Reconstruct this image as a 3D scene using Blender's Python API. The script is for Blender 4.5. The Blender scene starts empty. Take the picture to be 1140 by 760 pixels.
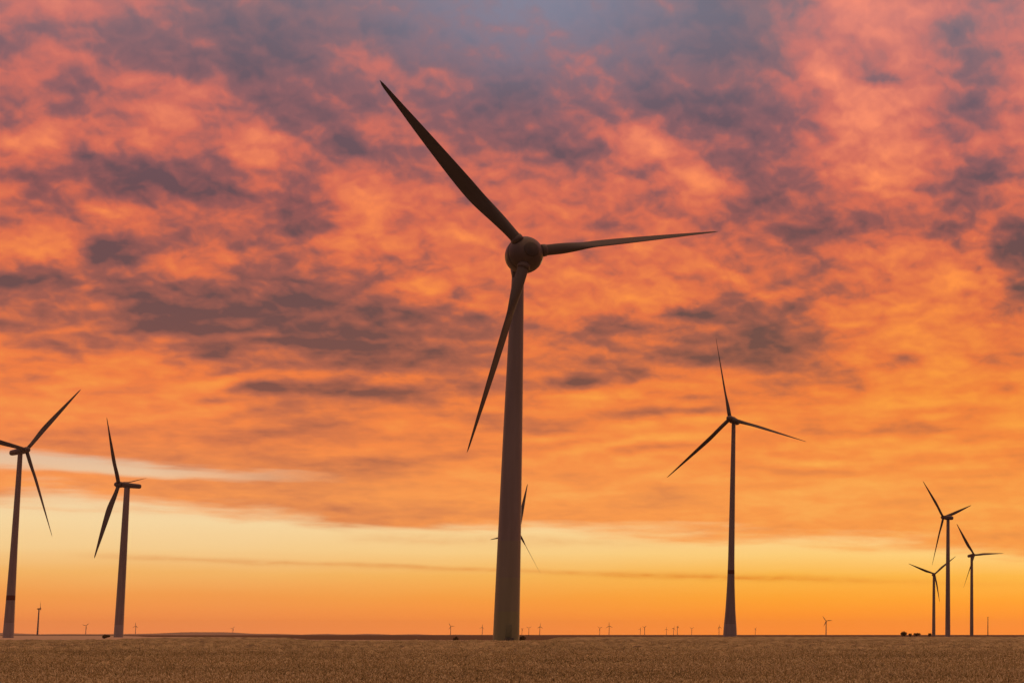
import bpy, bmesh, math, random
import numpy as np
from mathutils import Matrix, Vector

random.seed(11)
rng = np.random.default_rng(11)
R = math.radians
S = bpy.context.scene
COL = S.collection

# ------------------------------------------------------------------ camera geometry
PX, PY, F = 1100.0, 380.0, 2300.0            # principal point and focal length in photograph pixels
PITCH = math.atan(326 / F)
CZ = 1.75
cp, sp = math.cos(PITCH), math.sin(PITCH)


def az_of(x, y=706.0):
    dx = (x - PX) / F
    dy = cp - (PY - y) / F * sp
    return math.atan2(dx, dy)


# ------------------------------------------------------------------ helpers
def lin(c):
    return tuple(((v / 255) / 12.92 if v / 255 <= .04045 else ((v / 255 + .055) / 1.055) ** 2.4) for v in c) + (1.0,)


def tag(o, label=None, cat=None, group=None, kind=None):
    if label: o['label'] = label
    if cat: o['category'] = cat
    if group: o['group'] = group
    if kind: o['kind'] = kind
    return o


def empty(name, loc, rz=0):
    o = bpy.data.objects.new(name, None)
    COL.objects.link(o)
    o.location = loc
    o.rotation_euler = (0, 0, rz)
    o.empty_display_size = 2
    return o


def mesh_obj(name, verts, faces, mat, parent=None, smooth=True):
    me = bpy.data.meshes.new(name)
    me.from_pydata([tuple(v) for v in verts], [], faces)
    me.update()
    if smooth:
        me.polygons.foreach_set('use_smooth', [True] * len(me.polygons))
    me.materials.append(mat)
    o = bpy.data.objects.new(name, me)
    COL.objects.link(o)
    if parent: o.parent = parent
    return o


def lathe_z(prof, seg=40, cap=True):
    """prof: list of (r, z) -> verts, faces around Z"""
    vs, fs = [], []
    for r, z in prof:
        for i in range(seg):
            a = 2 * math.pi * i / seg
            vs.append((r * math.cos(a), r * math.sin(a), z))
    for k in range(len(prof) - 1):
        for i in range(seg):
            j = (i + 1) % seg
            fs.append((k * seg + i, k * seg + j, (k + 1) * seg + j, (k + 1) * seg + i))
    if cap:
        fs.append(tuple(range(seg - 1, -1, -1)))
        n = (len(prof) - 1) * seg
        fs.append(tuple(range(n, n + seg)))
    return vs, fs


def lathe_y(prof, seg=40):
    """prof: list of (r, y) -> around Y"""
    vs, fs = lathe_z(prof, seg)
    return [(x, z, -y) for x, y, z in vs], fs


# ------------------------------------------------------------------ materials
def principled(name, col, rough=.5, spec=.4, vary=.12, scale=.6, streak=False, col2=None, detail=4, coord='Object'):
    m = bpy.data.materials.new(name)
    m.use_nodes = True
    nt = m.node_tree
    b = nt.nodes['Principled BSDF']
    b.inputs['Roughness'].default_value = rough
    b.inputs['Specular IOR Level'].default_value = spec
    tc = nt.nodes.new('ShaderNodeTexCoord')
    mp = nt.nodes.new('ShaderNodeMapping')
    if streak: mp.inputs['Scale'].default_value = (1.6, 1.6, .12)
    nz = nt.nodes.new('ShaderNodeTexNoise')
    nz.inputs['Scale'].default_value = scale
    nz.inputs['Detail'].default_value = detail
    rp = nt.nodes.new('ShaderNodeValToRGB')
    c2 = col2 or tuple(v * (1 - vary * 2) for v in col)
    rp.color_ramp.elements[0].position = .32
    rp.color_ramp.elements[1].position = .68
    rp.color_ramp.elements[0].color = (*c2, 1)
    rp.color_ramp.elements[1].color = (*col, 1)
    L = nt.links
    L.new(tc.outputs[coord], mp.inputs['Vector'])
    L.new(mp.outputs['Vector'], nz.inputs['Vector'])
    L.new(nz.outputs['Fac'], rp.inputs['Fac'])
    L.new(rp.outputs['Color'], b.inputs['Base Color'])
    return m


M_TOWER = principled('tower_paint', (.25, .215, .25), .45, .35, .10, .5, True)
M_BASE = principled('haze_tone_and_plinth_paint', (.31, .28, .33), .5, .3, .06, .5, True)  # paler tone imitates ground haze on tower feet; also colours the plinth
M_RED = principled('red_band_paint', (.12, .035, .03), .5, .3, .1, .8)
M_GREEN = [principled('green_ring_paint', (.255, .235, .23), .5, .3, .08, .5, True),
           principled('mid_green_ring_paint', (.265, .255, .215), .5, .3, .08, .5, True),
           principled('deep_green_ring_paint', (.275, .28, .195), .5, .3, .08, .5, True)]
M_BLADE = principled('blade_gelcoat', (.125, .112, .12), .6, .2, .10, .35, True)
M_NAC = principled('nacelle_shell', (.125, .098, .105), .4, .4, .08, .6)
M_DARK = principled('dark_steel', (.10, .10, .105), .5, .4, .1, 1.5)
M_NOSE_SHADE = principled('nose_shade_paint', (.085, .07, .075), .5, .3, .1, 1)  # darker tone imitates shading on the spinner front
M_DOOR = principled('door_steel', (.20, .215, .15), .5, .4, .1, 2)

# ------------------------------------------------------------------ world: dusk sky with a lit cloud deck
def build_world():
    w = bpy.data.worlds.new("World")
    w.use_nodes = True
    nt = w.node_tree
    nt.nodes.clear()
    N, L = nt.nodes, nt.links

    def link_or(sock, v):
        if hasattr(v, 'is_output'):
            L.new(v, sock)
        else:
            sock.default_value = v

    def m(op, a, b=0.0, c=None, clamp=False):
        n = N.new('ShaderNodeMath'); n.operation = op; n.use_clamp = clamp
        link_or(n.inputs[0], a); link_or(n.inputs[1], b)
        if c is not None: link_or(n.inputs[2], c)
        return n.outputs[0]

    def mr(v, a, b, c=0.0, d=1.0, kind='LINEAR'):
        n = N.new('ShaderNodeMapRange'); n.interpolation_type = kind
        n.clamp = True
        link_or(n.inputs['Value'], v)
        link_or(n.inputs['From Min'], a); link_or(n.inputs['From Max'], b)
        n.inputs['To Min'].default_value = c; n.inputs['To Max'].default_value = d
        return n.outputs['Result']

    def mixf(f, a, b):
        n = N.new('ShaderNodeMix'); n.data_type = 'FLOAT'
        link_or(n.inputs[0], f); link_or(n.inputs[2], a); link_or(n.inputs[3], b)
        return n.outputs[0]

    def mixc(f, a, b, mode='MIX'):
        n = N.new('ShaderNodeMix'); n.data_type = 'RGBA'; n.blend_type = mode
        link_or(n.inputs[0], f); link_or(n.inputs[6], a); link_or(n.inputs[7], b)
        return n.outputs[2]

    def ramp(v, stops, interp='LINEAR'):
        n = N.new('ShaderNodeValToRGB')
        cr = n.color_ramp; cr.interpolation = interp
        while len(cr.elements) < len(stops): cr.elements.new(.5)
        for e, (p, c) in zip(cr.elements, stops):
            e.position = p; e.color = c
        for e, (p, c) in zip(cr.elements, stops):
            e.position = p; e.color = c
        L.new(v, n.inputs['Fac'])
        return n.outputs['Color']

    def noise(vec, scale, detail=5, rough=.5, dist=0.0, lac=2.0):
        n = N.new('ShaderNodeTexNoise')
        n.inputs['Scale'].default_value = scale; n.inputs['Detail'].default_value = detail
        n.inputs['Roughness'].default_value = rough; n.inputs['Distortion'].default_value = dist
        n.inputs['Lacunarity'].default_value = lac
        L.new(vec, n.inputs['Vector'])
        return n.outputs['Fac']

    def comb(x, y, z=0.0):
        n = N.new('ShaderNodeCombineXYZ')
        link_or(n.inputs[0], x); link_or(n.inputs[1], y); link_or(n.inputs[2], z)
        return n.outputs[0]

    tc = N.new('ShaderNodeTexCoord')
    sx = N.new('ShaderNodeSeparateXYZ')
    L.new(tc.outputs['Generated'], sx.inputs[0])
    X, Y, Z = sx.outputs
    az = m('ARCTAN2', X, Y)                                  # 0 = straight ahead (+Y), + to the right
    hyp = m('SQRT', m('ADD', m('MULTIPLY', X, X), m('MULTIPLY', Y, Y)))
    t = m('DIVIDE', Z, m('MAXIMUM', hyp, .02))               # tangent of the elevation
    tc_ = m('MINIMUM', m('MAXIMUM', t, 0.0), 3.0)

    # cloud-deck coordinates: features get flatter towards the horizon
    yy = m('MULTIPLY', m('LOGARITHM', m('ADD', tc_, .075), math.e), .36)
    P = comb(az, yy, 0.0)

    # the table of the cloud deck: how strongly each stretch of the deck is lit from below
    A0, A1 = R(-28), R(3)
    AZN = 32

    def pix(a, tt):
        d = (math.sin(a), math.cos(a), tt)
        zc = d[1] * cp + d[2] * sp
        yc = -d[1] * sp + d[2] * cp
        return PX + F * d[0] / zc, PY - F * yc / zc

    rows_y = list(range(-24, 570, 16))[::-1]                # low to high
    def t_of(y):                                             # elevation tangent of a picture row at mid picture
        X_, Y_ = (570 - PX) / F, (PY - y) / F
        d = (X_, cp - Y_ * sp, sp + Y_ * cp)
        return d[2] / math.hypot(d[0], d[1])
    rows_t = [t_of(y) for y in rows_y]

    # wander the lookup so nothing keeps a straight edge
    nw1 = noise(P, 48, 4, .55)
    Pw = comb(m('ADD', az, 7.3), m('ADD', yy, 3.1), 2.0)
    nw2 = noise(Pw, 48, 4, .55)
    wa = m('MULTIPLY', mr(tc_, .05, .2), .016)
    U = m('ADD', az, m('MULTIPLY', m('SUBTRACT', nw1, .5), m('ADD', wa, .006)))
    T = m('ADD', tc_, m('MULTIPLY', m('SUBTRACT', nw2, .5), m('ADD', m('MULTIPLY', wa, .75), .002)))
    AM = R(-12.5)
    uL, uR = mr(U, A0, AM), mr(U, AM, A1)
    side = m('GREATER_THAN', U, AM)
    lv = None
    tprev = None

    def half(u, a0, a1, tts):
        # three rows of the table share one ramp, in its red, green and blue
        stops = []
        for i in range(AZN):
            a = a0 + (a1 - a0) * i / (AZN - 1)
            vals = []
            for tt in tts:
                x, y = pix(a, tt)
                vals.append(min(1.0, max(0.0, deck(x, y) / 1.4 + .14)))
            stops.append((i / (AZN - 1), (*vals, 1)))
        c = ramp(u, stops, 'LINEAR')
        n = N.new('ShaderNodeSeparateColor'); L.new(c, n.inputs[0])
        return n.outputs

    while len(rows_t) % 3: rows_t.append(rows_t[-1] + .007)
    for k in range(0, len(rows_t), 3):
        tts = rows_t[k:k + 3]
        lo, hi = half(uL, A0, AM, tts), half(uR, AM, A1, tts)
        for q in range(3):
            c = mixf(side, lo[q], hi[q])
            lv = c if lv is None else mixf(mr(T, tprev, tts[q]), lv, c)
            tprev = tts[q]
    lv = m('MULTIPLY', m('SUBTRACT', lv, .14), 1.4)

    # the cloud texture itself: puffs with their undersides towards the dawn lit, ripples lower down
    low = mr(tc_, .165, .095)                                # 1 in the streaky low deck
    wx = noise(comb(az, yy, 21.0), 55, 3, .5)
    wy = noise(comb(az, yy, 25.0), 55, 3, .5)
    Q = comb(m('ADD', az, m('MULTIPLY', m('SUBTRACT', wx, .5), .012)), m('ADD', yy, m('MULTIPLY', m('SUBTRACT', wy, .5), .010)), 0.0)
    def shift(v, dx, dy, dz=0.0):
        n = N.new('ShaderNodeVectorMath'); n.operation = 'ADD'
        L.new(v, n.inputs[0]); n.inputs[1].default_value = (dx, dy, dz)
        return n.outputs[0]
    n_big = noise(Q, 40, 3, .45)
    n_up = noise(shift(Q, .002, .008), 40, 3, .45)
    n_det = noise(shift(Q, 1.7, 9.0, 4.0), 100, 3, .45)
    n_det2 = noise(shift(Q, 1.7005, 9.0035, 4.0), 100, 3, .45)
    streakv = comb(m('MULTIPLY', az, .12), m('ADD', tc_, m('MULTIPLY', az, -.03)), 5.0)
    n_str = noise(streakv, 120, 5, .5, .15)
    relief = m('ADD', m('MULTIPLY', m('SUBTRACT', n_up, n_big), .75), m('MULTIPLY', m('SUBTRACT', n_det2, n_det), .40))
    tex = m('ADD', m('MULTIPLY', m('SUBTRACT', n_big, .5), -.60), m('MULTIPLY', m('SUBTRACT', n_det, .5), -.36))
    tex = m('ADD', tex, relief)
    Lc = m('ADD', lv, m('MULTIPLY', tex, m('MULTIPLY', mixf(low, 1.0, .40), mr(tc_, .20, .29, 1.0, .72))))
    # ripples
    ph = noise(comb(m('MULTIPLY', az, .45), m('ADD', tc_, 3.0), 14.0), 22, 3, .5)
    wv = m('SINE', m('ADD', m('MULTIPLY', m('ADD', tc_, m('MULTIPLY', az, -.075)), 640.0), m('MULTIPLY', ph, 26.0)))
    wamp = noise(comb(m('MULTIPLY', az, .8), m('MULTIPLY', tc_, 2.0), 17.0), 20, 2, .5)
    band = m('MULTIPLY', mr(tc_, .165, .125), mr(tc_, .060, .085))
    Lc = m('ADD', Lc, m('MULTIPLY', wv, m('MULTIPLY', m('MULTIPLY', band, mr(wamp, .42, .68)), .17)))
    Lc = m('ADD', Lc, m('MULTIPLY', m('SUBTRACT', n_str, .5), mixf(low, .06, .80)))
    rip = noise(comb(m('MULTIPLY', az, .30), m('ADD', tc_, m('MULTIPLY', az, -.02)), 11.0), 210, 4, .55, .3)
    Lc = m('ADD', Lc, m('MULTIPLY', m('SUBTRACT', rip, .5), m('MULTIPLY', low, .40)))
    # gain: crisper edges between lit and unlit cloud
    Lc = m('ADD', m('MULTIPLY', m('SUBTRACT', Lc, .5), mixf(low, 1.12, 1.05)), .50)
    neg = m('MINIMUM', Lc, .62)
    Lc = m('ADD', neg, m('MULTIPLY', m('SUBTRACT', Lc, neg), .62))      # soft shoulder in the brightest cloud
    Lc = m('MINIMUM', m('MAXIMUM', Lc, 0.0), 1.0)

    tbl = [(0, [(114, 107, 120), (142, 114, 120), (200, 122, 116), (252, 146, 120)]),
           (120, [(110, 88, 98), (146, 98, 102), (208, 112, 99), (255, 146, 108)]),
           (240, [(110, 79, 84), (156, 91, 88), (216, 108, 83), (255, 142, 84)]),
           (340, [(112, 79, 78), (162, 94, 82), (226, 114, 74), (255, 148, 72)]),
           (430, [(128, 82, 74), (186, 104, 78), (240, 126, 68), (255, 162, 72)]),
           (500, [(160, 96, 76), (214, 120, 76), (246, 138, 74), (255, 170, 84)]),
           (550, [(190, 114, 80), (228, 138, 82), (250, 153, 82), (255, 182, 100)])][::-1]
    colr = None
    for (y, cs) in tbl:
        tt = t_of(y)
        c = ramp(Lc, [(0.0, lin(cs[0])), (.33, lin(cs[1])), (.66, lin(cs[2])), (1.0, lin(cs[3]))])
        colr = c if colr is None else mixc(mr(tc_, tp_, tt), colr, c)
        tp_ = tt
    # more yellow light to the right, towards the place where the sun will rise
    rt = mr(az, R(-22), R(1))
    warm = m('MULTIPLY', rt, mr(tc_, .24, .10))
    colr = mixc(warm, colr, mixc(1.0, colr, (1.0, 1.03, .74, 1), 'MULTIPLY'))

    # a blue hole high up
    a_b, t_b = az_of(585, 0), t_of(0) + .006
    gx = m('DIVIDE', m('SUBTRACT', U, a_b), R(3.9))
    gy = m('DIVIDE', m('SUBTRACT', T, t_b), .040)
    gb = m('EXPONENT', m('MULTIPLY', m('ADD', m('MULTIPLY', gx, gx), m('MULTIPLY', gy, gy)), -1.0))
    gb = m('MULTIPLY', gb, mr(Lc, .75, .2))

    # clear air under the deck
    def t_left(y): return t_of(y)
    cl = [(706, (264, 150, 80)), (690, (260, 151, 75)), (665, (255, 164, 80)), (640, (253, 187, 104)), (615, (254, 211, 145)), (585, (254, 221, 165)), (540, (246, 210, 168)), (430, (150, 140, 165))]
    cr_ = [(706, (278, 151, 46)), (690, (272, 153, 41)), (665, (264, 170, 50)), (640, (258, 188, 74)), (615, (258, 211, 124)), (585, (258, 218, 150)), (540, (240, 190, 130)), (430, (150, 140, 165))]
    def clear(stops):
        return ramp(mr(T2, 0, t_of(430)), [(max(0, t_of(y) / t_of(430)), lin(c)) for y, c in stops])
    T2 = m('ADD', tc_, m('MULTIPLY', m('SUBTRACT', n_str, .5), .004))
    clearc = mixc(mr(az, R(-20), R(-6)), clear(cl), clear(cr_))
    sky = N.new('ShaderNodeTexSky')
    sky.sky_type = 'NISHITA'; sky.sun_disc = False
    sky.sun_elevation = R(1.5); sky.sun_rotation = R(6); sky.dust_density = 2.0
    ns = N.new('ShaderNodeVectorMath'); ns.operation = 'SCALE'
    L.new(sky.outputs[0], ns.inputs[0]); ns.inputs['Scale'].default_value = .05
    clearc = mixc(.06, clearc, ns.outputs[0])

    # lower edge of the deck
    ed = [(0, 557), (90, 560), (160, 563), (240, 570), (310, 578), (380, 590), (470, 592), (570, 592), (700, 594), (850, 600), (960, 607), (1050, 616), (1140, 620)]
    est = []
    for i in range(24):
        a = A0 + (A1 - A0) * i / 23
        x, _ = pix(a, t_of(590))
        y = float(np.interp(x, [e[0] for e in ed], [e[1] for e in ed]))
        X_, Y_ = (x - PX) / F, (PY - y) / F
        d = (X_, cp - Y_ * sp, sp + Y_ * cp)
        v = d[2] / math.hypot(d[0], d[1]) / .1
        est.append((i / 23, (v, v, v, 1)))
    edge = ramp(mr(az, A0, A1), est)
    n = N.new('ShaderNodeSeparateColor'); L.new(edge, n.inputs[0])
    edge = m('MULTIPLY', n.outputs[0], .1)
    n_edge = noise(comb(m('MULTIPLY', az, .12), m('ADD', tc_, m('MULTIPLY', az, .01)), 8.0), 105, 5, .55, .15)
    dd = m('SUBTRACT', m('ADD', tc_, m('MULTIPLY', m('SUBTRACT', n_edge, .5), .030)), edge)
    cloud = mr(dd, -.004, .008, 0, 1, 'SMOOTHSTEP')
    # the pale slot in the deck on the left
    t_sl = t_of(531)
    az_sl = az_of(150, 531)
    sl = m('DIVIDE', m('SUBTRACT', m('ADD', tc_, m('MULTIPLY', m('SUBTRACT', n_edge, .5), .012)), m('ADD', t_sl, m('MULTIPLY', m('SUBTRACT', az, az_sl), -.028))), mr(az, az_of(20, 531), az_of(370, 531), .0042, .0016))
    sl = m('MULTIPLY', sl, sl)
    sl = m('EXPONENT', m('MULTIPLY', m('MULTIPLY', sl, sl), -1.0))
    sl = m('MULTIPLY', sl, mr(az, az_of(390, 531), az_of(160, 531), 0, .88, 'LINEAR'))
    cloud = m('MULTIPLY', cloud, m('SUBTRACT', 1.0, sl))
    # long thin dark streaks of cloud in the clear air
    def streak(x0, y0, x1, y1, th, amp, fx0, fx1, gx0, gx1):
        a0, a1 = az_of(x0, y0), az_of(x1, y1)
        def tt(x, y):
            X_, Y_ = (x - PX) / F, (PY - y) / F
            d = (X_, cp - Y_ * sp, sp + Y_ * cp)
            return d[2] / math.hypot(d[0], d[1])
        t0, t1 = tt(x0, y0), tt(x1, y1)
        c = m('ADD', t0, m('MULTIPLY', m('SUBTRACT', az, a0), (t1 - t0) / (a1 - a0)))
        q = m('DIVIDE', m('SUBTRACT', m('ADD', tc_, m('MULTIPLY', m('SUBTRACT', n_edge, .5), .005)), c), th)
        q = m('EXPONENT', m('MULTIPLY', m('MULTIPLY', q, q), -1.0))
        q = m('MULTIPLY', q, mr(az, az_of(fx0), az_of(fx1)))
        q = m('MULTIPLY', q, mr(az, az_of(gx1), az_of(gx0)))
        return m('MULTIPLY', q, m('MULTIPLY', mr(n_det, .3, .7, .5, 1.1), amp))
    st = m('ADD', streak(150, 620, 900, 646, .0012, .55, 60, 170, 860, 990),
           m('ADD', streak(600, 636, 1140, 650, .0020, .35, 640, 800, 950, 1200),
             streak(380, 598, 760, 606, .0022, .35, 360, 430, 640, 780)))
    clearc = mixc(m('MINIMUM', st, 1.0), clearc, mixc(1.0, clearc, (.82, .56, .42, 1), 'MULTIPLY'))

    colr = mixc(m('MULTIPLY', gb, .75), colr, lin((134, 138, 160)))
    full = mixc(cloud, clearc, colr)

    # the deck dims and turns slate purple away from the dawn
    cosd = m('DIVIDE', m('ADD', m('MULTIPLY', Y, .985), m('MULTIPLY', X, -.17)), m('MAXIMUM', hyp, .02))
    back = mr(cosd, .86, -.35, 0, 1, 'SMOOTHSTEP')
    up_ = mr(t, .36, 1.6, 0, 1, 'SMOOTHSTEP')
    full = mixc(back, full, mixc(1.0, full, (.26, .42, .62, 1), 'MULTIPLY'))
    # unseen sky overhead, brightened to pale gold to light the field
    full = mixc(m('MULTIPLY', up_, .7), full, (.95, .50, .24, 1))
    full = mixc(mr(t, -.002, -.02), full, (.05, .03, .02, 1))
    bg = N.new('ShaderNodeBackground')
    L.new(full, bg.inputs['Color'])
    bg.inputs['Strength'].default_value = 1.0
    out = N.new('ShaderNodeOutputWorld')
    L.new(bg.outputs[0], out.inputs[0])
    S.world = w


GX = np.arange(0, 1141, 60)
GY = np.arange(0, 481, 40)
GRID = np.array([
 [.55,.75,.55,.45,.30,.25,.30,.35,.30,.30,.30,.28,.30,.25,.25,.55,.95,.70,.52,.62],
 [.35,.45,.35,.30,.20,.25,.30,.35,.30,.35,.35,.30,.35,.25,.30,.60,.95,.75,.36,.60],
 [.55,.60,.50,.40,.25,.20,.45,.50,.45,.40,.45,.52,.30,.25,.35,.60,.65,.72,.42,.75],
 [.35,.42,.55,.75,.68,.30,.35,.45,.50,.35,.30,.35,.30,.25,.25,.50,.95,.68,.45,.55],
 [.55,.70,.38,.55,.40,.80,.30,.50,.40,.35,.30,.35,.75,.45,.20,.58,.75,.75,.50,.60],
 [.58,.40,.18,.22,.25,.68,.45,.72,.50,.50,.65,.50,.50,.75,.30,.35,.90,.60,.40,.75],
 [.50,.55,.68,.45,.40,.50,.40,.85,.60,.70,.60,.55,.50,.50,.30,.28,.40,.50,.35,.40],
 [.75,.78,.22,.35,.50,.40,.50,.60,.70,.75,.70,.60,.70,.70,.60,.45,.60,.75,.75,.30],
 [.20,.28,.40,.40,.35,.25,.35,.50,.70,.70,.65,.85,.80,.75,.65,.50,.70,.85,.75,.50],
 [.60,.55,.30,.20,.20,.30,.20,.20,.30,.45,.60,.50,.60,.50,.30,.55,.85,.95,.80,.70],
 [.80,.62,.75,.80,.45,.50,.25,.30,.35,.40,.65,.45,.55,.40,.25,.42,.75,.90,.75,.75],
 [.80,.85,.70,.75,.75,.42,.45,.40,.50,.50,.70,.70,.70,.70,.72,.62,.80,.90,.85,.85],
 [.60,.58,.58,.52,.50,.50,.52,.55,.58,.62,.68,.70,.72,.72,.75,.80,.85,.80,.75,.75]])
GRID[:4, 5:15] -= .09
GRID[4, 6:14] -= .04
GRID[8:11, 3:10] -= .06
# single clouds: x, y, half-length, half-height, tilt (deg, + = right end higher), strength
CLUMPS = [
 (45,155,34,26,30,.30),(75,110,26,22,0,-.25),(100,168,34,14,-15,-.22),(165,205,26,16,-20,-.15),(255,212,24,16,0,-.2),
 (285,160,22,34,0,.22),(138,150,30,14,0,.2),(30,190,22,12,0,-.2),
 (30,308,46,13,4,-.30),(60,278,52,14,0,.20),(120,283,26,20,-20,-.30),(112,238,18,10,0,.25),(190,295,22,14,0,.30),(245,296,14,18,0,.30),
 (200,352,90,16,4,-.22),(340,330,40,20,0,-.12),(380,385,90,26,3,-.16),
 (60,388,60,9,2,-.30),(220,402,46,8,14,-.42),(150,434,30,6,2,-.42),(280,434,40,7,12,-.42),(380,438,120,6,1,-.38),
 (30,418,46,6,3,-.25),(170,415,60,9,8,.22),(240,425,60,9,10,.25),(60,405,40,7,0,.2),
 (440,420,110,6,2,.25),(350,412,30,8,-4,.2),
 (335,225,26,20,0,-.25),(395,245,24,34,0,.2),(375,270,30,8,4,.2),(455,296,26,10,0,-.25),(465,325,34,16,10,.28),
 (380,55,36,14,0,.14),(445,140,40,14,-20,.14),(375,170,28,18,-15,-.18),(560,105,40,18,0,-.12),
 (715,165,16,34,-60,.30),(705,150,26,12,0,.15),(650,82,30,14,0,.22),(780,215,26,24,0,.22),(680,212,26,14,0,.12),
 (760,352,34,10,4,-.42),(680,365,80,8,8,-.30),(700,410,90,9,13,-.42),(640,430,70,6,10,-.2),(680,340,90,10,4,.18),(690,440,120,7,4,.2),
 (820,330,26,14,0,-.18),(870,372,44,28,0,-.22),(905,255,40,12,0,-.2),(845,265,18,12,0,.0),
 (925,85,22,18,0,.2),(965,82,46,10,-6,-.38),(960,140,44,26,0,.2),(985,200,40,18,15,.25),(925,78,14,20,0,.15),
 (1080,55,24,30,25,-.16),(1075,120,40,12,-14,-.22),(1100,195,34,12,15,-.40),(1065,260,18,20,0,-.40),(1095,250,22,14,0,.30),(1130,278,30,14,-10,-.35),
 (1062,312,24,18,0,.25),(1087,322,10,10,0,-.45),(1110,315,10,10,0,.3),(1128,325,16,18,0,-.35),
 (990,400,20,9,0,-.30),(1018,393,7,9,0,-.32),(1090,405,12,6,0,-.42),(1112,427,12,5,0,-.42),(1125,393,16,6,0,-.3),(978,357,20,6,25,-.25),
 (925,408,30,8,0,-.30),(890,438,50,6,0,-.38),(955,433,9,6,0,-.38),(910,425,60,5,0,.2),(1000,450,80,6,3,.15),
 (900,425,10,4,0,.1),(1060,470,60,5,0,.2),(1000,480,90,4,4,-.25),(1080,462,30,5,8,-.2),(905,475,50,4,3,-.22),
 (730,455,60,4,6,-.35),(600,468,90,4,3,-.30),(720,477,60,4,5,.2),(420,470,90,6,6,.15),(250,455,80,6,6,.12),
 (80,500,70,6,-3,-.38),(200,520,90,5,-2,-.30),(340,525,90,6,-2,-.25),(300,480,90,14,0,-.12),(60,455,70,10,0,.1),
 (740,555,50,9,0,-.30),(860,560,60,10,0,-.05),(450,575,80,5,-4,-.3),(330,560,90,8,-5,-.2),(600,580,60,8,0,-.25),(700,583,50,5,0,-.2),
 (420,520,60,10,0,-.15),(950,520,120,12,0,-.10),(820,500,90,8,-3,.12),(1080,540,80,10,4,-.1),(1080,600,60,5,-3,.15),
 (1000,570,90,8,5,-.12),
]


def deck(x, y):
    xc = min(max(x, 0), 1140); yc = min(max(y, 0), 480)
    i = min(int(xc // 60), 18); j = min(int(yc // 40), 11)
    fx, fy = xc / 60 - i, yc / 40 - j
    v = (GRID[j, i] * (1 - fx) + GRID[j, i + 1] * fx) * (1 - fy) + (GRID[j + 1, i] * (1 - fx) + GRID[j + 1, i + 1] * fx) * fy
    for cx, cy, sx, sy, rot, amp in CLUMPS:
        sy = max(sy, 7); sx = max(sx, 11)
        dx, dy = x - cx, y - cy
        c, s = math.cos(R(rot)), math.sin(R(rot))
        a = (dx * c - dy * s) / sx
        b = (dx * s + dy * c) / sy
        q = a * a + b * b
        if q < 9: v += 1.25 * amp * math.exp(-q)
    return v


build_world()

# ------------------------------------------------------------------ sun, just behind the horizon haze
sd = bpy.data.lights.new('sun', 'SUN')
sd.energy = .12
sd.angle = R(8)
sd.color = (1, .55, .28)
sun = bpy.data.objects.new('sun', sd)
COL.objects.link(sun)
sdir = Vector((math.sin(R(6)) * math.cos(R(1.5)), math.cos(R(6)) * math.cos(R(1.5)), math.sin(R(1.5))))   # towards the sun
sun.rotation_euler = sdir.to_track_quat('Z', 'Y').to_euler()

# ------------------------------------------------------------------ camera
cd = bpy.data.cameras.new('camera')
cam = bpy.data.objects.new('camera', cd)
COL.objects.link(cam)
S.camera = cam
cam.location = (0, 0, CZ)
cam.rotation_euler = (R(90) + PITCH, 0, 0)
cd.sensor_width = 36
cd.lens = 36 * F / 1140
cd.shift_x = -(PX - 570) / 1140
cd.clip_start = .1
cd.clip_end = 120000

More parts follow.
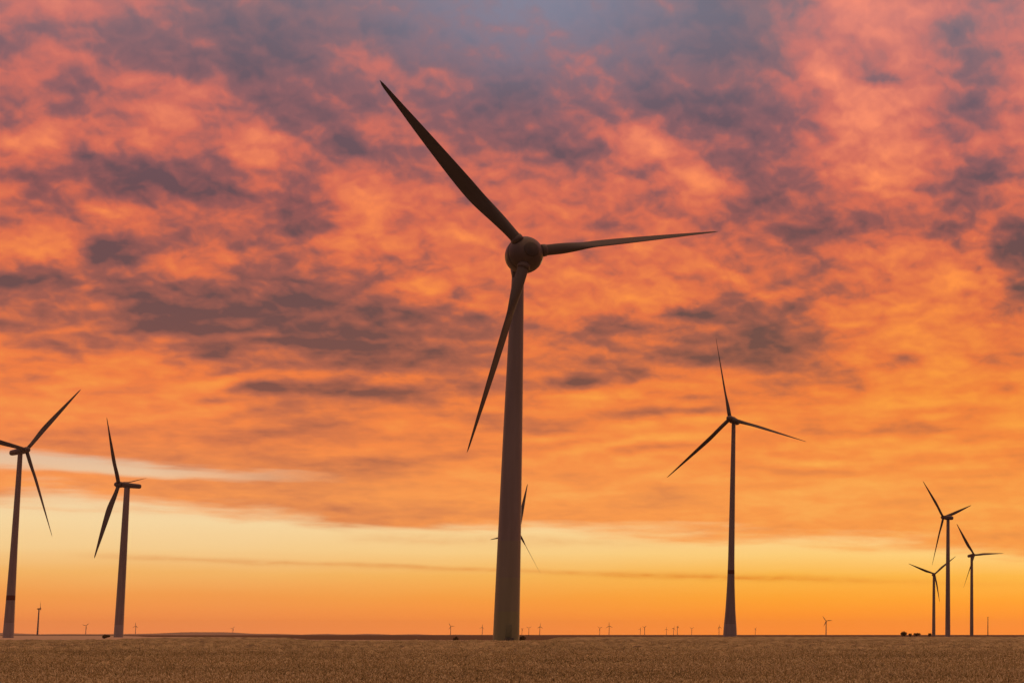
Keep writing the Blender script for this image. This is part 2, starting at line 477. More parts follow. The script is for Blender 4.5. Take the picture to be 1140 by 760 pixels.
# ------------------------------------------------------------------ wind turbines
def blade_mesh(Rr, root_r, root_d, chord, mat, pitch=0.0, twist=12, prebend=.0, nsec=30, npt=20, name='blade'):
    """along +Z from the hub, chord along X, thickness along Y (the wind comes from -Y)"""
    vs, fs = [], []
    for k in range(nsec):
        f = k / (nsec - 1)
        f = f ** .9
        r = root_r + (Rr - root_r) * f
        g = min(1, max(0, (f - .03) / .29)); g = g * g * (3 - 2 * g)
        pts = [(0, root_d), (.06, root_d), (.16, root_d + (chord - root_d) * .45), (.26, root_d + (chord - root_d) * .90), (.36, chord), (.5, .88 * chord), (.7, .62 * chord), (.86, .37 * chord), (1, .17 * chord)]
        q = max(i for i in range(len(pts) - 1) if f >= pts[i][0])
        p0, p1, p2, p3 = pts[max(q - 1, 0)], pts[q], pts[q + 1], pts[min(q + 2, len(pts) - 1)]
        h = (f - p1[0]) / (p2[0] - p1[0])
        m1 = (p2[1] - p0[1]) / (p2[0] - p0[0]) * (p2[0] - p1[0]); m2 = (p3[1] - p1[1]) / (p3[0] - p1[0]) * (p2[0] - p1[0])
        c = (2 * h ** 3 - 3 * h ** 2 + 1) * p1[1] + (h ** 3 - 2 * h ** 2 + h) * m1 + (-2 * h ** 3 + 3 * h ** 2) * p2[1] + (h ** 3 - h ** 2) * m2
        if f > .955: c *= max(.12, math.sqrt(max(0, 1 - ((f - .955) / .045) ** 2)))
        tc = 1 + (.30 - 1) * g
        tc = tc * (1 - .5 * max(0, f - .32) / .68) if f > .32 else tc
        tw = R(pitch + twist * (1 - f) ** 2 * g)
        for i in range(npt):
            a = 2 * math.pi * i / npt
            # circle
            cx, cy = .5 * math.cos(a), .5 * math.sin(a)
            # aerofoil, nose at +x
            s_ = (1 - math.cos(a)) / 2                  # 0 nose, 1 tail
            th = 1.45 * (.2969 * math.sqrt(s_) - .126 * s_ - .3516 * s_ ** 2 + .2843 * s_ ** 3 - .1015 * s_ ** 4) * 2.6
            ax = .30 - s_
            ay = (th if a <= math.pi else -th * .75) + .03 * math.sin(math.pi * s_)
            x = (cx * (1 - g) + ax * g) * c
            yv = (cy * (1 - g) + ay * tc * g * .62) * c if g < 1 else ay * tc * .62 * c
            xr = x * math.cos(tw) - yv * math.sin(tw)
            yr = x * math.sin(tw) + yv * math.cos(tw)
            vs.append((xr, yr - prebend * f * f, r))
    for k in range(nsec - 1):
        for i in range(npt):
            j = (i + 1) % npt
            fs.append((k * npt + i, k * npt + j, (k + 1) * npt + j, (k + 1) * npt + i))
    fs.append(tuple(range(npt - 1, -1, -1)))
    n = (nsec - 1) * npt
    fs.append(tuple(range(n, n + npt)))
    me = bpy.data.meshes.new(name)
    me.from_pydata(vs, [], fs)
    me.polygons.foreach_set('use_smooth', [True] * len(me.polygons))
    me.materials.append(mat)
    me.update()
    return me


def tower_profile(prof, z0, z1, n=14, grow=0.0):
    zs = [p[0] for p in prof]; rs = [p[1] for p in prof]
    return [(float(np.interp(z0 + (z1 - z0) * i / n, zs, rs)) + grow, z0 + (z1 - z0) * i / n) for i in range(n + 1)]


def box_mesh(name, sx, sy, sz, bev, mat, taper=1.0):
    """rounded box centred at origin; y is its length, the end at +y scaled by taper"""
    bm = bmesh.new()
    bmesh.ops.create_cube(bm, size=1)
    for v in bm.verts:
        k = taper if v.co.y > 0 else 1
        v.co = Vector((v.co.x * sx * k, v.co.y * sy, v.co.z * sz * k))
    bmesh.ops.bevel(bm, geom=bm.edges[:], offset=bev, segments=3, affect='EDGES', profile=.5)
    me = bpy.data.meshes.new(name)
    bm.to_mesh(me); bm.free()
    me.polygons.foreach_set('use_smooth', [True] * len(me.polygons))
    me.materials.append(mat)
    return me


def link(name, me, parent, mat4=None):
    o = bpy.data.objects.new(name, me)
    COL.objects.link(o)
    o.parent = parent
    if mat4 is not None:
        o.matrix_basis = mat4
    return o


TILT, CONE = R(5), R(1.5)


def rotor_matrix(H, oh, a=None, tilt=TILT, cone=CONE):
    mt = Matrix.Translation((0, 0, H)) @ Matrix.Rotation(-tilt, 4, 'X') @ Matrix.Translation((0, -oh, 0))
    if a is not None:
        mt = mt @ Matrix.Rotation(R(90) - a, 4, 'Y') @ Matrix.Rotation(cone, 4, 'X')
    return mt


def flanges(prof, zs, mat, root):
    for z in zs:
        r = float(np.interp(z, [p[0] for p in prof], [p[1] for p in prof]))
        v, f = lathe_z([(r - .02, z - .12), (r + .022, z - .12), (r + .022, z + .12), (r - .02, z + .12)], 40, False)
        mesh_obj('flange_ring', v, f, mat, root, False)


def turbine(name, pos, yaw, phase, H, oh, Rr, prof, label, group, chord, pitch, root_d=1.9, nac=(3.2, 11, 3.4), band=None, base_top=None, hub_r=1.7):
    root = empty(name, (pos[0], pos[1], 0), R(yaw))
    tag(root, label, 'wind turbine', group)
    cuts = [0.0]
    ztop = H - nac[2] * .40
    z = base_top or 0.0
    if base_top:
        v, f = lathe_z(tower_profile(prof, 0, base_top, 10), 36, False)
        b = mesh_obj('haze_toned_tower_base', v, f, M_BASE, root)  # ground haze put into the colour of the tower foot
        b['label'] = 'lowest section of the tower, ground haze painted in as a paler tone'
    v, f = lathe_z(tower_profile(prof, z, ztop, 16), 36, False)
    mesh_obj('tower', v, f, M_TOWER, root)
    if band:
        v, f = lathe_z(tower_profile(prof, band[0], band[1], 2, .03), 36, False)
        mesh_obj('tower_band', v, f, M_RED, root)['label'] = 'dark red warning band round the tower'
    me = box_mesh('nacelle', nac[0], nac[1], nac[2], min(nac[0], nac[2]) * .32, M_NAC, .80)
    link('nacelle', me, root, Matrix.Translation((0, 0, H)) @ Matrix.Rotation(-TILT, 4, 'X') @ Matrix.Translation((0, -oh + hub_r * 1.0 + nac[1] / 2, 0)))
    v, f = lathe_y([(.05, -hub_r * 1.5), (hub_r * .45, -hub_r * 1.38), (hub_r * .8, -hub_r * .95), (hub_r, -hub_r * .3), (hub_r, hub_r * .6), (hub_r * .92, hub_r * 1.04)], 32)
    h = mesh_obj('hub', v, f, M_NAC, root)
    h.matrix_basis = rotor_matrix(H, oh)
    bme = blade_mesh(Rr, hub_r * .75, root_d, chord, M_BLADE, pitch)
    for k in range(3):
        link('blade', bme, root, rotor_matrix(H, oh, R(phase) + k * 2 * math.pi / 3))
    return root


# --- the big one, with an egg shaped nacelle
G_NEAR = 'large wind turbines standing round the wheat field'
T1 = dict(pos=(-78.74, 341.0), yaw=33.9, ph=12.2, R=36.4)
H1, OH1 = 63.88, 4.3
TC1 = dict(tilt=R(9.1), cone=R(-.8))
root = empty('wind_turbine', (*T1['pos'], 0), R(T1['yaw']))
tag(root, 'largest and nearest wind turbine, with a ball shaped nacelle and thick tower', 'wind turbine', G_NEAR)
prof1 = [(0, 2.12), (3, 2.08), (18, 1.85), (35, 1.55), (50, 1.24), (62, .96)]
zg = [0, 5.5, 11, 17]
for i in range(3):
    v, f = lathe_z(tower_profile(prof1, zg[i], zg[i + 1], 6), 56, False)
    r_ = mesh_obj('tower_ring', v, f, M_GREEN[2 - i], root)
    r_['label'] = ['lowest green tinted tower section', 'second green tinted tower section', 'third and palest green tinted tower section'][i]
v, f = lathe_z(tower_profile(prof1, 17, 62.2, 24), 56, False)
mesh_obj('tower', v, f, M_TOWER, root)
flanges(prof1, [41.5], M_TOWER, root)
# plinth and door with steps on the camera side
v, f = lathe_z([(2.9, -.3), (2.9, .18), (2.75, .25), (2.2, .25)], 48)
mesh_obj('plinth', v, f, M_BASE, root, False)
door = box_mesh('door', .95, .16, 2.1, .04, M_DOOR)
dang = R(-10)
dm = Matrix.Rotation(dang, 4, 'Z') @ Matrix.Translation((0, -2.08, 2.35))
d_o = link('door', door, root, dm)
link('handle', box_mesh('handle', .05, .06, .22, .015, M_DARK), d_o, Matrix.Translation((.34, -.1, 0)))
st = link('door_steps', box_mesh('door_steps', 1.3, .9, 1.0, .03, M_DARK), root, Matrix.Rotation(dang, 4, 'Z') @ Matrix.Translation((0, -2.60, .75)))
# nacelle: rear of the egg
yc = 1.55
def egg(y):                                   # radius over y, measured from the rotor plane (- = front)
    a = (y - yc)
    if a < 0: return 3.05 * math.sqrt(max(0, 1 - (a / 3.45) ** 2))
    return 3.05 * math.sqrt(max(0, 1 - (a / 4.1) ** 2))
seam = yc - .62
pr = [(egg(y), y) for y in [yc + (seam + .06 - yc) * 1.0] + list(yc + 4.1 * np.sin(np.linspace(-.02, math.pi / 2 - .01, 20)))]
pr = [(pr[0][0] - .35, pr[0][1] + .0)] + pr
v, f = lathe_y([(r, y) for r, y in pr], 56)
nac = mesh_obj('nacelle', v, f, M_NAC, root)
nac.matrix_basis = rotor_matrix(H1, OH1, None, **TC1)
v, f = lathe_z([(.97, 0), (1.0, .7), (1.1, 1.2), (1.25, 1.9)], 40)
nk = mesh_obj('nacelle_neck', v, f, M_NAC, nac)
nk.matrix_basis = nac.matrix_basis.inverted() @ Matrix.Translation((0, 0, H1 - 3.6))
# spinner: front of the egg
pr = [(egg(y), y) for y in list(yc - 3.45 * np.sin(np.linspace(math.pi / 2 - .01, .19, 22)))]
pr = pr + [(pr[-1][0] - .35, pr[-1][1])]
v, f = lathe_y([(max(.02, r), y) for r, y in pr], 56)
spn = mesh_obj('spinner', v, f, M_NAC, root)
spn.matrix_basis = rotor_matrix(H1, OH1, None, **TC1)
cy_ = [yc - 3.45 * math.sin(q) for q in np.linspace(math.pi / 2 - .01, math.pi / 2 - .44, 8)]
v, f = lathe_y([(max(.02, egg(y) + .012), y - .03) for y in cy_], 40)
nc = mesh_obj('nose_shade', v, f, M_NOSE_SHADE, spn)  # dark shell over the spinner front, shade put into its colour
nc['label'] = 'round patch of shade painted on the spinner nose'
bl1 = blade_mesh(T1['R'], 2.0, 1.85, 2.8, M_BLADE, -50, -6, .3, 48, 24)
v, f = lathe_z([(.80, 2.3), (1.02, 2.3), (1.06, 2.75), (1.02, 3.2), (.80, 3.2)], 32, False)
collar_me = None
for k in range(3):
    m4 = rotor_matrix(H1, OH1, R(T1['ph']) + k * 2 * math.pi / 3, **TC1)
    b = link('blade', bl1, root, m4)
    if collar_me is None:
        c = mesh_obj('collar', v, f, M_NAC, b); collar_me = c.data
    else:
        c = link('collar', collar_me, b)
    # small lightning receptor ring at the tip
# --- the other large ones
turbine('wind_turbine', (-524.0, 1116.0), 60.3, 48.1, 100, 5, 49.1,
        [(0, 2.8), (20, 2.3), (50, 1.75), (100, 1.2)],
        'tall wind turbine nearest the left edge, one blade cut off by the edge', G_NEAR, 2.5, -25, band=(20, 22.6), base_top=8, nac=(3.6, 11.5, 3.6))
turbine('wind_turbine', (-561.2, 1346.7), -87.5, 51.05, 98, 5.5, 52.4,
        [(0, 2.9), (20, 2.65), (50, 2.35), (98, 1.75)],
        'wind turbine seen side on, its long nacelle pointing right, second from left edge', G_NEAR, 3.5, 58, base_top=8, nac=(3.8, 12.5, 3.6), hub_r=2.0, root_d=2.4)
turbine('wind_turbine', (-127.7, 1032.4), -14.6, 102.7, 108, 5, 43.4,
        [(0, 3.45), (5, 3.2), (14, 2.45), (26, 1.9), (36, 1.62), (60, 1.4), (108, .98)],
        'slender wind turbine with flared tower foot, right of the largest one', G_NEAR, 2.1, -52, band=(31.5, 33.5), base_top=7, nac=(3.4, 9, 3.4))
turbine('wind_turbine', (-34.0, 1759.3), -125.3, 43.0, 100, 5, 42.6,
        [(0, 2.2), (30, 1.95), (100, 1.35)],
        'tallest of the three wind turbines clustered at the right edge', G_NEAR, 2.5, -12, base_top=6, nac=(4.0, 8.5, 4.0))
turbine('wind_turbine', (-20.5, 2605.6), 37.7, 3.8, 100, 5, 46.5,
        [(0, 2.3), (30, 2.1), (100, 1.6)],
        'rightmost of the three clustered wind turbines, one blade lying level to the right', G_NEAR, 3.6, -45, nac=(4.4, 11, 4.4), root_d=2.3)
turbine('wind_turbine', (-89.3, 3426.6), 14.7, 39.1, 100, 5, 47.1,
        [(0, 2.9), (30, 2.6), (100, 2.0)],
        'shortest of the three clustered wind turbines, in front of a taller tower to its right', G_NEAR, 4.2, -45, nac=(5, 12, 5), root_d=2.6)
turbine('wind_turbine', (-463.2, 2026.0), 69.4, 70.3, 100, 5, 51.8,
        [(0, 2.2), (30, 2.0), (100, 1.5)],
        'wind turbine hidden behind the thick tower of the largest one, only its blade ends showing', G_NEAR, 3.6, -45, nac=(3.8, 10, 3.8))

# --- tiny turbines along the horizon
G_FAR = 'tiny wind turbines far off on the horizon'
FAR = [
 (95.3, 696.5, 10, 40, 'tiny far turbine above pale field, left of the side-on turbine'),
 (150.7, 696.8, -15, 90, 'tiny far turbine close to the right of the side-on turbine tower'),
 (259.0, 699.5, 15, 50, 'tiny lone far turbine over the low hill right of the side-on turbine'),
 (501.5, 697.0, 5, 0, 'tiny far turbine left of the largest tower, the farther of two there'),
 (536.8, 698.2, -20, 80, 'tiny far turbine left of the largest tower, the nearer of two there'),
 (581.0, 700.0, 60, 30, 'tiny faint far turbine almost touching the right side of the largest tower'),
 (588.6, 699.0, 10, 30, 'tiny far turbine shaped like a Y, second to the right of the largest tower'),
 (600.8, 697.4, 40, 85, 'tiny far turbine with an upright blade, third to the right of the largest tower'),
 (667.6, 699.0, 0, 20, 'tiny far turbine, left and shorter of the pair midway to the slender turbine'),
 (678.0, 696.6, 5, 92, 'tiny far turbine, right and taller of the pair midway to the slender turbine'),
 (712.8, 700.0, -30, 60, 'tiny far turbine, left and lower of the overlapping pair before the slender turbine'),
 (717.6, 698.3, -30, 35, 'tiny far turbine, right and higher of the overlapping pair before the slender turbine'),
 (741.8, 700.0, 0, 90, 'tiny far turbine, leftmost of the tight three before the slender turbine'),
 (749.8, 699.2, 40, 70, 'tiny far turbine, middle of the tight three before the slender turbine'),
 (754.0, 697.5, 80, 90, 'tiny thin far turbine, rightmost of the tight three before the slender turbine'),
 (770.0, 699.5, 20, 30, 'tiny far turbine alone between the tight three and the slender turbine'),
 (800.4, 697.8, 50, 95, 'tiny far turbine just left of the flared foot of the slender turbine'),
 (840.8, 699.8, 60, 50, 'tiny far turbine just right of the slender turbine'),
 (919.6, 691.3, 0, 5, 'tiny far turbine alone midway between the slender turbine and the three on the right'),
]
far_proto = None
for (x, hy, yaw, ph, lab) in FAR:
    Hh = 60.0
    px = 706.3 - hy
    D = (Hh - CZ) * F / px
    D = D / (cp * cp) ** .5
    a = az_of(x)
    # the tower foot sits on a fold of the ground, at most about 13 km away
    if D > 13000: Hh *= 13000 / D; D = 13000.0
    sc = Hh / 60.0
    pos = (D * math.tan(a), D)
    if far_proto is None:
        far_proto = turbine('wind_turbine', pos, yaw, ph, 60, 4, 27, [(0, 2.3), (60, 1.7)], lab, G_FAR, 3.4, 10, root_d=2.2, nac=(4, 9, 4), hub_r=1.8)
        far_parts = list(far_proto.children)
        rt_ = far_proto
    else:
        rt_ = far_proto.copy(); COL.objects.link(rt_)
        rt_.location = (pos[0], pos[1], 0)
        rt_['label'] = lab
        rt_.rotation_euler = (0, 0, R(yaw))
        nb = 0
        for ch in far_parts:
            c = ch.copy(); COL.objects.link(c); c.parent = rt_
            if ch.name.startswith('blade'):
                c.matrix_basis = rotor_matrix(60, 4, R(ph) + nb * 2 * math.pi / 3); nb += 1
    rt_.scale = (sc, sc, sc)

_D = (70 - CZ) * F / 28.3
turbine('wind_turbine', (_D * math.tan(az_of(41.6)), _D), 106, 95, 70, 3.5, 20, [(0, 2.3), (70, 1.5)],
        'small far turbine between the two left towers, taller than its neighbours', G_FAR, 2.2, -20, root_d=1.6, nac=(3.4, 7, 3.4), hub_r=1.5)

# --- thin mast at the right edge
mx = az_of(1099.8)
D = 4200
root = empty('mast', (D * math.tan(mx), D, 0), 0)
tag(root, 'thin bare mast on the horizon near the right edge', 'mast')
v, f = lathe_z([(1.0, 0), (.8, 20), (.6, 38)], 12)
mesh_obj('pole', v, f, M_DARK, root)
link('crossarm', box_mesh('crossarm', 3.6, .4, .4, .08, M_DARK), root, Matrix.Translation((0, -.7, 36)))

# ------------------------------------------------------------------ ground
def ground_mat(name, c1, c2, scale=.02, rough=.95):
    m = principled(name, c1, rough, .1, .2, scale, False, c2, 6)
    return m

M_SOIL = ground_mat('farmland', (.16, .12, .07), (.11, .09, .05), .004)
M_PALE = ground_mat('stubble', (.60, .47, .34), (.52, .40, .28), .01)
M_CROP = ground_mat('dark_crop', (.15, .085, .045), (.11, .065, .035), .008)
M_HILL = ground_mat('hill_land', (.42, .32, .25), (.28, .22, .16), .0008)


def polar_sheet(name, a0, a1, na, dfun0, dfun1, nd, z, mat):
    vs, fs = [], []
    for i in range(na + 1):
        a = a0 + (a1 - a0) * i / na
        d0, d1 = dfun0(a), dfun1(a)
        for k in range(nd + 1):
            d = d0 * (d1 / d0) ** (k / nd)
            vs.append((d * math.tan(a), d, z))
    for i in range(na):
        for k in range(nd):
            p = i * (nd + 1) + k
            fs.append((p, p + 1, p + nd + 2, p + nd + 1))
    return mesh_obj(name, vs, fs, mat, None, False)


g = bmesh.new()
ring = []
NA = 96
RD = [0, 20, 200, 1000, 4000, 12000, 26000]
prev = None
c0 = g.verts.new((0, 0, 0))
for rr in RD[1:]:
    cur = [g.verts.new((rr * math.cos(2 * math.pi * i / NA), rr * math.sin(2 * math.pi * i / NA), 0)) for i in range(NA)]
    for i in range(NA):
        j = (i + 1) % NA
        if prev is None: g.faces.new((c0, cur[i], cur[j]))
        else: g.faces.new((prev[i], cur[i], cur[j], prev[j]))
    prev = cur
me = bpy.data.meshes.new('ground'); g.to_mesh(me); g.free()
me.materials.append(M_SOIL)
go = bpy.data.objects.new('ground', me); COL.objects.link(go)
tag(go, 'flat farmland reaching the horizon', 'ground', kind='structure')

WX = [-200, 0, 130, 165, 250, 310, 345, 570, 605, 628, 700, 1140, 1300]
WD = [400, 395, 430, 640, 760, 640, 350, 337, 345, 800, 1000, 950, 900]
WA = [az_of(x) for x in WX]
def wheat_edge(a): return float(np.interp(a, WA, WD))
PD = [3500, 3500, 3200, 1600, 1500, 1200, 700, 640, 620, 820, 1001, 951, 901]
def pale_edge(a): return max(wheat_edge(a) + 1, float(np.interp(a, WA, PD)))
o = polar_sheet('stubble_field', R(-31), az_of(626), 90, lambda a: wheat_edge(a) - 6, pale_edge, 6, .05, M_PALE)
tag(o, 'pale stubble strip beyond the wheat', 'field', kind='structure')
o = polar_sheet('dark_field', az_of(140), R(8), 90, lambda a: (wheat_edge(a) - 3 if a > az_of(626) else pale_edge(a)), lambda a: 9000, 8, .03, M_CROP)
tag(o, 'dark crop land below the horizon', 'field', kind='structure')

# low hills on the left horizon
def hills():
    vs, fs = [], []
    na, nd = 160, 24
    a0, a1 = R(-40), R(12)
    for i in range(na + 1):
        a = a0 + (a1 - a0) * i / na
        x = PX + F * math.tan(a) / cp
        x = PX + F * math.tan(a) * 1.0
        hgt = 0
        for cx, w, h in [(-40, 70, 21), (235, 62, 17), (110, 60, 5), (400, 90, 5), (-260, 120, 30)]:
            hgt += h * math.exp(-((x - cx) / w) ** 2)
        hgt += 1.2 * math.sin(a * 300) + .8 * math.sin(a * 777 + 1)
        for k in range(nd + 1):
            d = 9500 + 6000 * k / nd
            s = math.sin(math.pi * k / nd)
            vs.append((d * math.tan(a), d, -1.5 + max(0, hgt + 1.5) * s ** 1.3))
    for i in range(na):
        for k in range(nd):
            p = i * (nd + 1) + k
            fs.append((p, p + 1, p + nd + 2, p + nd + 1))
    o = mesh_obj('hills', vs, fs, M_HILL)
    tag(o, 'low hazy hills on the horizon', 'hills', kind='structure')
hills()

# ------------------------------------------------------------------ wheat
def wheat_mat(name):
    m = bpy.data.materials.new(name)
    m.use_nodes = True
    nt = m.node_tree; L = nt.links
    b = nt.nodes['Principled BSDF']
    b.inputs['Roughness'].default_value = .85
    b.inputs['Specular IOR Level'].default_value = .15
    at = nt.nodes.new('ShaderNodeAttribute'); at.attribute_name = 'tint'
    tc = nt.nodes.new('ShaderNodeTexCoord')
    nz = nt.nodes.new('ShaderNodeTexNoise'); nz.inputs['Scale'].default_value = .09; nz.inputs['Detail'].default_value = 5
    L.new(tc.outputs['Object'], nz.inputs['Vector'])
    ad = nt.nodes.new('ShaderNodeMath'); ad.operation = 'MULTIPLY_ADD'
    L.new(nz.outputs['Fac'], ad.inputs[0]); ad.inputs[1].default_value = .8
    sb = nt.nodes.new('ShaderNodeMath'); sb.operation = 'SUBTRACT'
    L.new(at.outputs['Fac'], sb.inputs[0]); sb.inputs[1].default_value = .40
    L.new(sb.outputs[0], ad.inputs[2])
    rp = nt.nodes.new('ShaderNodeValToRGB')
    el = rp.color_ramp.elements
    el[0].position = .05; el[0].color = (.16, .123, .055, 1)
    el[1].position = .95; el[1].color = (.77, .66, .42, 1)
    e = el.new(.35); e.color = (.385, .32, .152, 1)
    e = el.new(.65); e.color = (.535, .41, .222, 1)
    L.new(ad.outputs[0], rp.inputs['Fac'])
    L.new(rp.outputs['Color'], b.inputs['Base Color'])
    return m

M_WHEAT = wheat_mat('ripe_wheat')


def wheat():
    V, Fq, TT = [], [], []
    off = 0
    # canopy surface (the mass of stems and leaves under the ears)
    a0, a1, na = R(-33), R(9), 330
    nd = 190
    aa = np.linspace(a0, a1, na + 1)
    de = np.array([wheat_edge(a) for a in aa])
    kk = np.linspace(0, 1, nd + 1)
    D = 9.0 * (de[:, None] / 9.0) ** kk[None, :]
    zz = .66 + rng.normal(0, .05, D.shape) * (1 + np.clip(D / 150, 0, 1.2)) + .05 * np.sin(D * .35 + aa[:, None] * 60) * np.sin(aa[:, None] * 170 + D * .1)
    zz = zz + .07 * np.clip((D - 60) / 120, 0, 1)
    zz[:, -1] = .02; zz[0, :] = .02; zz[-1, :] = .02; zz[:, 0] = .02
    v = np.stack([D * np.tan(aa)[:, None], D, zz], -1).reshape(-1, 3)
    idx = np.arange((na + 1) * (nd + 1)).reshape(na + 1, nd + 1)
    q = np.stack([idx[:-1, :-1], idx[:-1, 1:], idx[1:, 1:], idx[1:, :-1]], -1).reshape(-1, 4)
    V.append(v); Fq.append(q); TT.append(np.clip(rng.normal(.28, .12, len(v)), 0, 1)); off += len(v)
    # stems, leaves and ears
    def stalks(n, d0, d1, fat):
        nonlocal off
        d = np.sqrt(rng.uniform(d0 ** 2, d1 ** 2, n))
        a = rng.uniform(R(-31), R(6.5), n)
        x = d * np.tan(a); y = d
        # drifts of taller and shorter stalks
        dr = np.sin(x * .31 + y * .07) * np.sin(y * .23 - x * .05) * .05
        h = rng.normal(.83, .055, n) + dr
        tall = rng.random(n) < .06
        h[tall] += rng.uniform(.03, .16, tall.sum())
        tint = np.clip(rng.normal(.56, .22, n) + dr * 1.2, 0.02, 1)
        lean = rng.normal(0, .10, (n, 2))
        ang = rng.uniform(0, math.pi, n)
        ca, sa = np.cos(ang), np.sin(ang)
        w = .004 * fat
        ez = .09
        base = np.stack([x, y, np.full(n, .45)], -1)
        top = np.stack([x + lean[:, 0] * .4, y + lean[:, 1] * .4, h - ez], -1)
        s = np.stack([ca * w, sa * w, np.zeros(n)], -1)
        v = np.stack([base - s, base + s, top + s, top - s], 1).reshape(-1, 3)
        q = np.arange(n * 4).reshape(n, 4) + off
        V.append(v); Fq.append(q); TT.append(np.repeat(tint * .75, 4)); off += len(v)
        # ear: four-sided spindle that nods
        nod = rng.uniform(.2, 1.1, n)
        na_ = rng.uniform(0, 2 * math.pi, n)
        ed = np.stack([np.cos(na_) * np.sin(nod), np.sin(na_) * np.sin(nod), np.cos(nod)], -1)
        ln = rng.uniform(.075, .115, n)[:, None]
        tip = top + ed * ln
        mid = top + ed * ln * .42
        up = np.tile(np.array([0, 0, 1.]), (n, 1))
        p1 = np.cross(ed, up + .01); p1 /= np.linalg.norm(p1, axis=1)[:, None]
        p2 = np.cross(ed, p1)
        ew = .0085 * fat
        v = np.stack([top, mid + p1 * ew, mid + p2 * ew, mid - p1 * ew, mid - p2 * ew, tip], 1).reshape(-1, 3)
        b = (np.arange(n) * 6)[:, None] + off
        for i in range(4):
            j = (i + 1) % 4
            q = np.concatenate([b + 0, b + 1 + i, b + 5, b + 1 + j], 1)
            # split the kite into the two real faces through the ring edge
            TRI.append(np.concatenate([b + 0, b + 1 + j, b + 1 + i], 1)); TRI.append(np.concatenate([b + 1 + i, b + 1 + j, b + 5], 1))
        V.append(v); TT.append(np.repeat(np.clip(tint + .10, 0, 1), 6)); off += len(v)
        # one drooping leaf
        ln2 = rng.uniform(.12, .26, n)
        la = rng.uniform(0, 2 * math.pi, n)
        st = base + (top - base) * rng.uniform(.35, .85, n)[:, None]
        e1 = st + np.stack([np.cos(la) * ln2 * .5, np.sin(la) * ln2 * .5, ln2 * .25], -1)
        e2 = st + np.stack([np.cos(la) * ln2, np.sin(la) * ln2, -ln2 * .15], -1)
        sw = np.stack([-np.sin(la), np.cos(la), np.zeros(n)], -1) * (.006 * fat)
        v = np.stack([st, e1 - sw, e2, e1 + sw], 1).reshape(-1, 3)
        q = np.arange(n * 4).reshape(n, 4) + off
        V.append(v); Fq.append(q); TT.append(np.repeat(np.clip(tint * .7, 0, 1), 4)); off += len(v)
    TRI = []
    stalks(110000, 26, 62, 1.25)
    stalks(90000, 60, 130, 1.9)
    stalks(75000, 120, 345, 3.2)
    V = np.concatenate(V).astype(np.float32)
    Q = np.concatenate(Fq).astype(np.int32)
    Tr = np.concatenate(TRI).astype(np.int32)
    t_ = np.concatenate(TT).astype(np.float32)
    me = bpy.data.meshes.new('wheat')
    me.vertices.add(len(V)); me.vertices.foreach_set('co', V.ravel())
    nl = Q.size + Tr.size
    me.loops.add(nl)
    me.loops.foreach_set('vertex_index', np.concatenate([Q.ravel(), Tr.ravel()]))
    np_ = len(Q) + len(Tr)
    me.polygons.add(np_)
    ls = np.concatenate([np.arange(len(Q)) * 4, Q.size + np.arange(len(Tr)) * 3]).astype(np.int32)
    me.polygons.foreach_set('loop_start', ls)
    at = me.attributes.new('tint', 'FLOAT', 'POINT')
    at.data.foreach_set('value', t_)
    me.update(calc_edges=True)
    me.materials.append(M_WHEAT)
    o = bpy.data.objects.new('wheat', me)
    COL.objects.link(o)
    tag(o, 'ripe brown wheat filling the foreground field', 'wheat', kind='stuff')

wheat()

# ------------------------------------------------------------------ bushes along the far field edge
M_LEAF = principled('bush_leaves', (.13, .09, .05), .8, .1, .2, .6)
M_BARK = principled('bark', (.08, .06, .045), .9, .1, .2, 2)


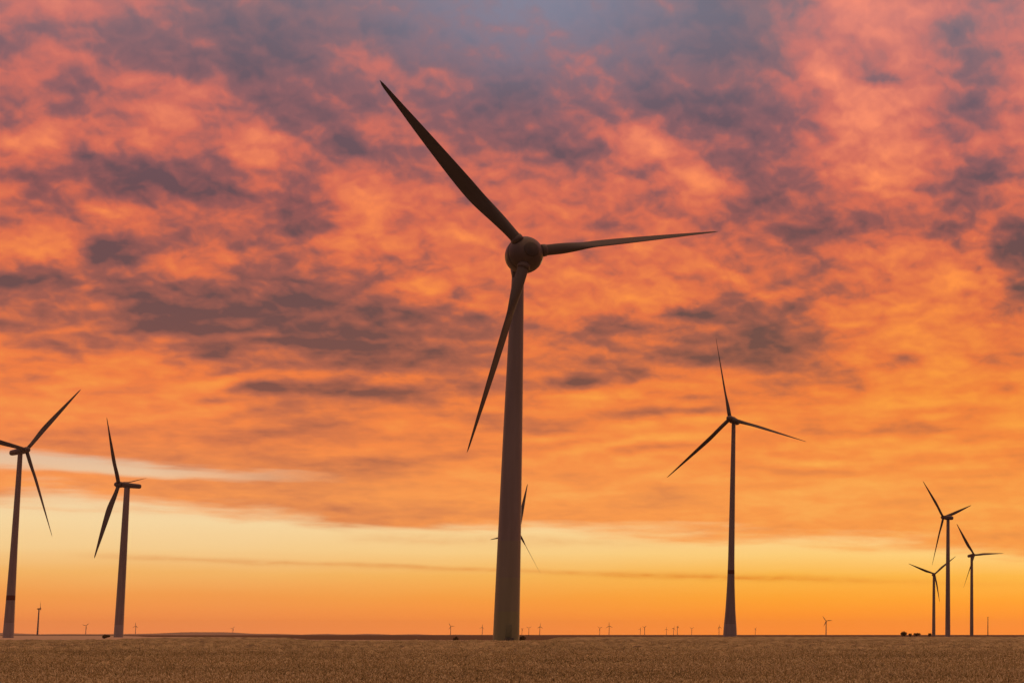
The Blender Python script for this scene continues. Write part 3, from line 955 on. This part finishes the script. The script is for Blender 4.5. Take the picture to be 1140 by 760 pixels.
def bush(x, y_dist, w, h, label, seed):
    r = np.random.default_rng(seed)
    a = az_of(x)
    root = empty('bush', (y_dist * math.tan(a), y_dist, 0))
    tag(root, label, 'bush', 'bushes along the far edge of the field')
    vs, fs = [], []
    lobes = [(r.uniform(-.38, .38) * w, r.uniform(-.3, .3) * w, r.uniform(.35, .68) * h, r.uniform(.16, .30) * w, r.uniform(.22, .36) * h) for _ in range(9)]
    for _ in range(1500):
        lx, ly, lz, rw, rh = lobes[r.integers(len(lobes))]
        d = r.normal(size=3); d /= np.linalg.norm(d); k = r.random() ** .35
        c = np.array([lx + d[0] * rw * k, ly + d[1] * rw * k, max(.1, lz + d[2] * rh * k)])
        s = r.uniform(.10, .22) * (w / 6 + .3)
        u = r.normal(size=3); u /= np.linalg.norm(u); q = np.cross(u, d); q /= (np.linalg.norm(q) + 1e-6)
        b = len(vs)
        vs += [c - u * s, c + q * s * .6, c + u * s, c - q * s * .6]
        fs.append((b, b + 1, b + 2, b + 3))
    mesh_obj('crown', vs, fs, M_LEAF, root, False)
    tv, tf = [], []
    for _ in range(5):
        ax, ay = r.uniform(-.22, .22, 2) * w
        b = len(tv)
        for k in range(4):
            f = k / 3
            for i in range(6):
                t = i / 6 * 2 * math.pi
                rr = .09 * (1 - .7 * f) * (w / 6 + .2)
                tv.append((ax * f + rr * math.cos(t), ay * f + rr * math.sin(t), h * .65 * f))
        for k in range(3):
            for i in range(6):
                j = (i + 1) % 6
                tf.append((b + k * 6 + i, b + k * 6 + j, b + k * 6 + 6 + j, b + k * 6 + 6 + i))
    mesh_obj('stems', tv, tf, M_BARK, root)

bush(1005, 1500, 6.4, 5.0, 'largest dark bush on the field edge left of the three clustered turbines', 1)
bush(1013, 1500, 2.8, 3.2, 'smallest dark bush, between two larger ones left of the three turbines', 2)
bush(1021, 1500, 5.0, 3.6, 'wide low bush between the largest bush and the three clustered turbines', 3)
bush(1034.5, 1500, 3.2, 3.2, 'small bush at the foot of the shortest of the three clustered turbines', 4)
bush(117, 900, 4.4, 2.0, 'low dark bush just left of the side-on turbine tower', 5)
bush(508, 560, 1.6, 1.5, 'small brown bush on the pale strip left of the largest turbine', 6)
bush(581, 420, 1.8, 1.6, 'dark bush beside the right foot of the largest turbine tower', 7)

# ------------------------------------------------------------------ haze
HAZE = True
if HAZE:
    hm = bpy.data.materials.new('haze')
    hm.use_nodes = True
    nt = hm.node_tree
    nt.nodes.clear()
    pv = nt.nodes.new('ShaderNodeVolumePrincipled')
    pv.inputs['Color'].default_value = (.86, .80, .78, 1)
    pv.inputs['Density'].default_value = 1.2e-5
    pv.inputs['Anisotropy'].default_value = .72
    ou = nt.nodes.new('ShaderNodeOutputMaterial')
    nt.links.new(pv.outputs[0], ou.inputs['Volume'])
    s, zt, zb = 27000, 170, -3
    vs = [(x, y, z) for z in (zb, zt) for y in (-s, s) for x in (-s, s)]
    fs = [(0, 2, 3, 1), (4, 5, 7, 6), (0, 1, 5, 4), (2, 6, 7, 3), (0, 4, 6, 2), (1, 3, 7, 5)]
    ho = mesh_obj('haze', vs, fs, hm, None, False)
    tag(ho, 'thin dawn haze over the plain', 'haze', kind='stuff')

# ------------------------------------------------------------------ output
S.render.engine = 'CYCLES'
S.cycles.use_denoising = True
S.cycles.max_bounces = 6
S.cycles.volume_bounces = 1
S.view_settings.view_transform = 'Standard'
S.view_settings.look = 'None'
S.view_settings.exposure = 0
S.view_settings.gamma = 1
S.view_settings.use_curve_mapping = False
S.render.resolution_x, S.render.resolution_y = 1024, 682
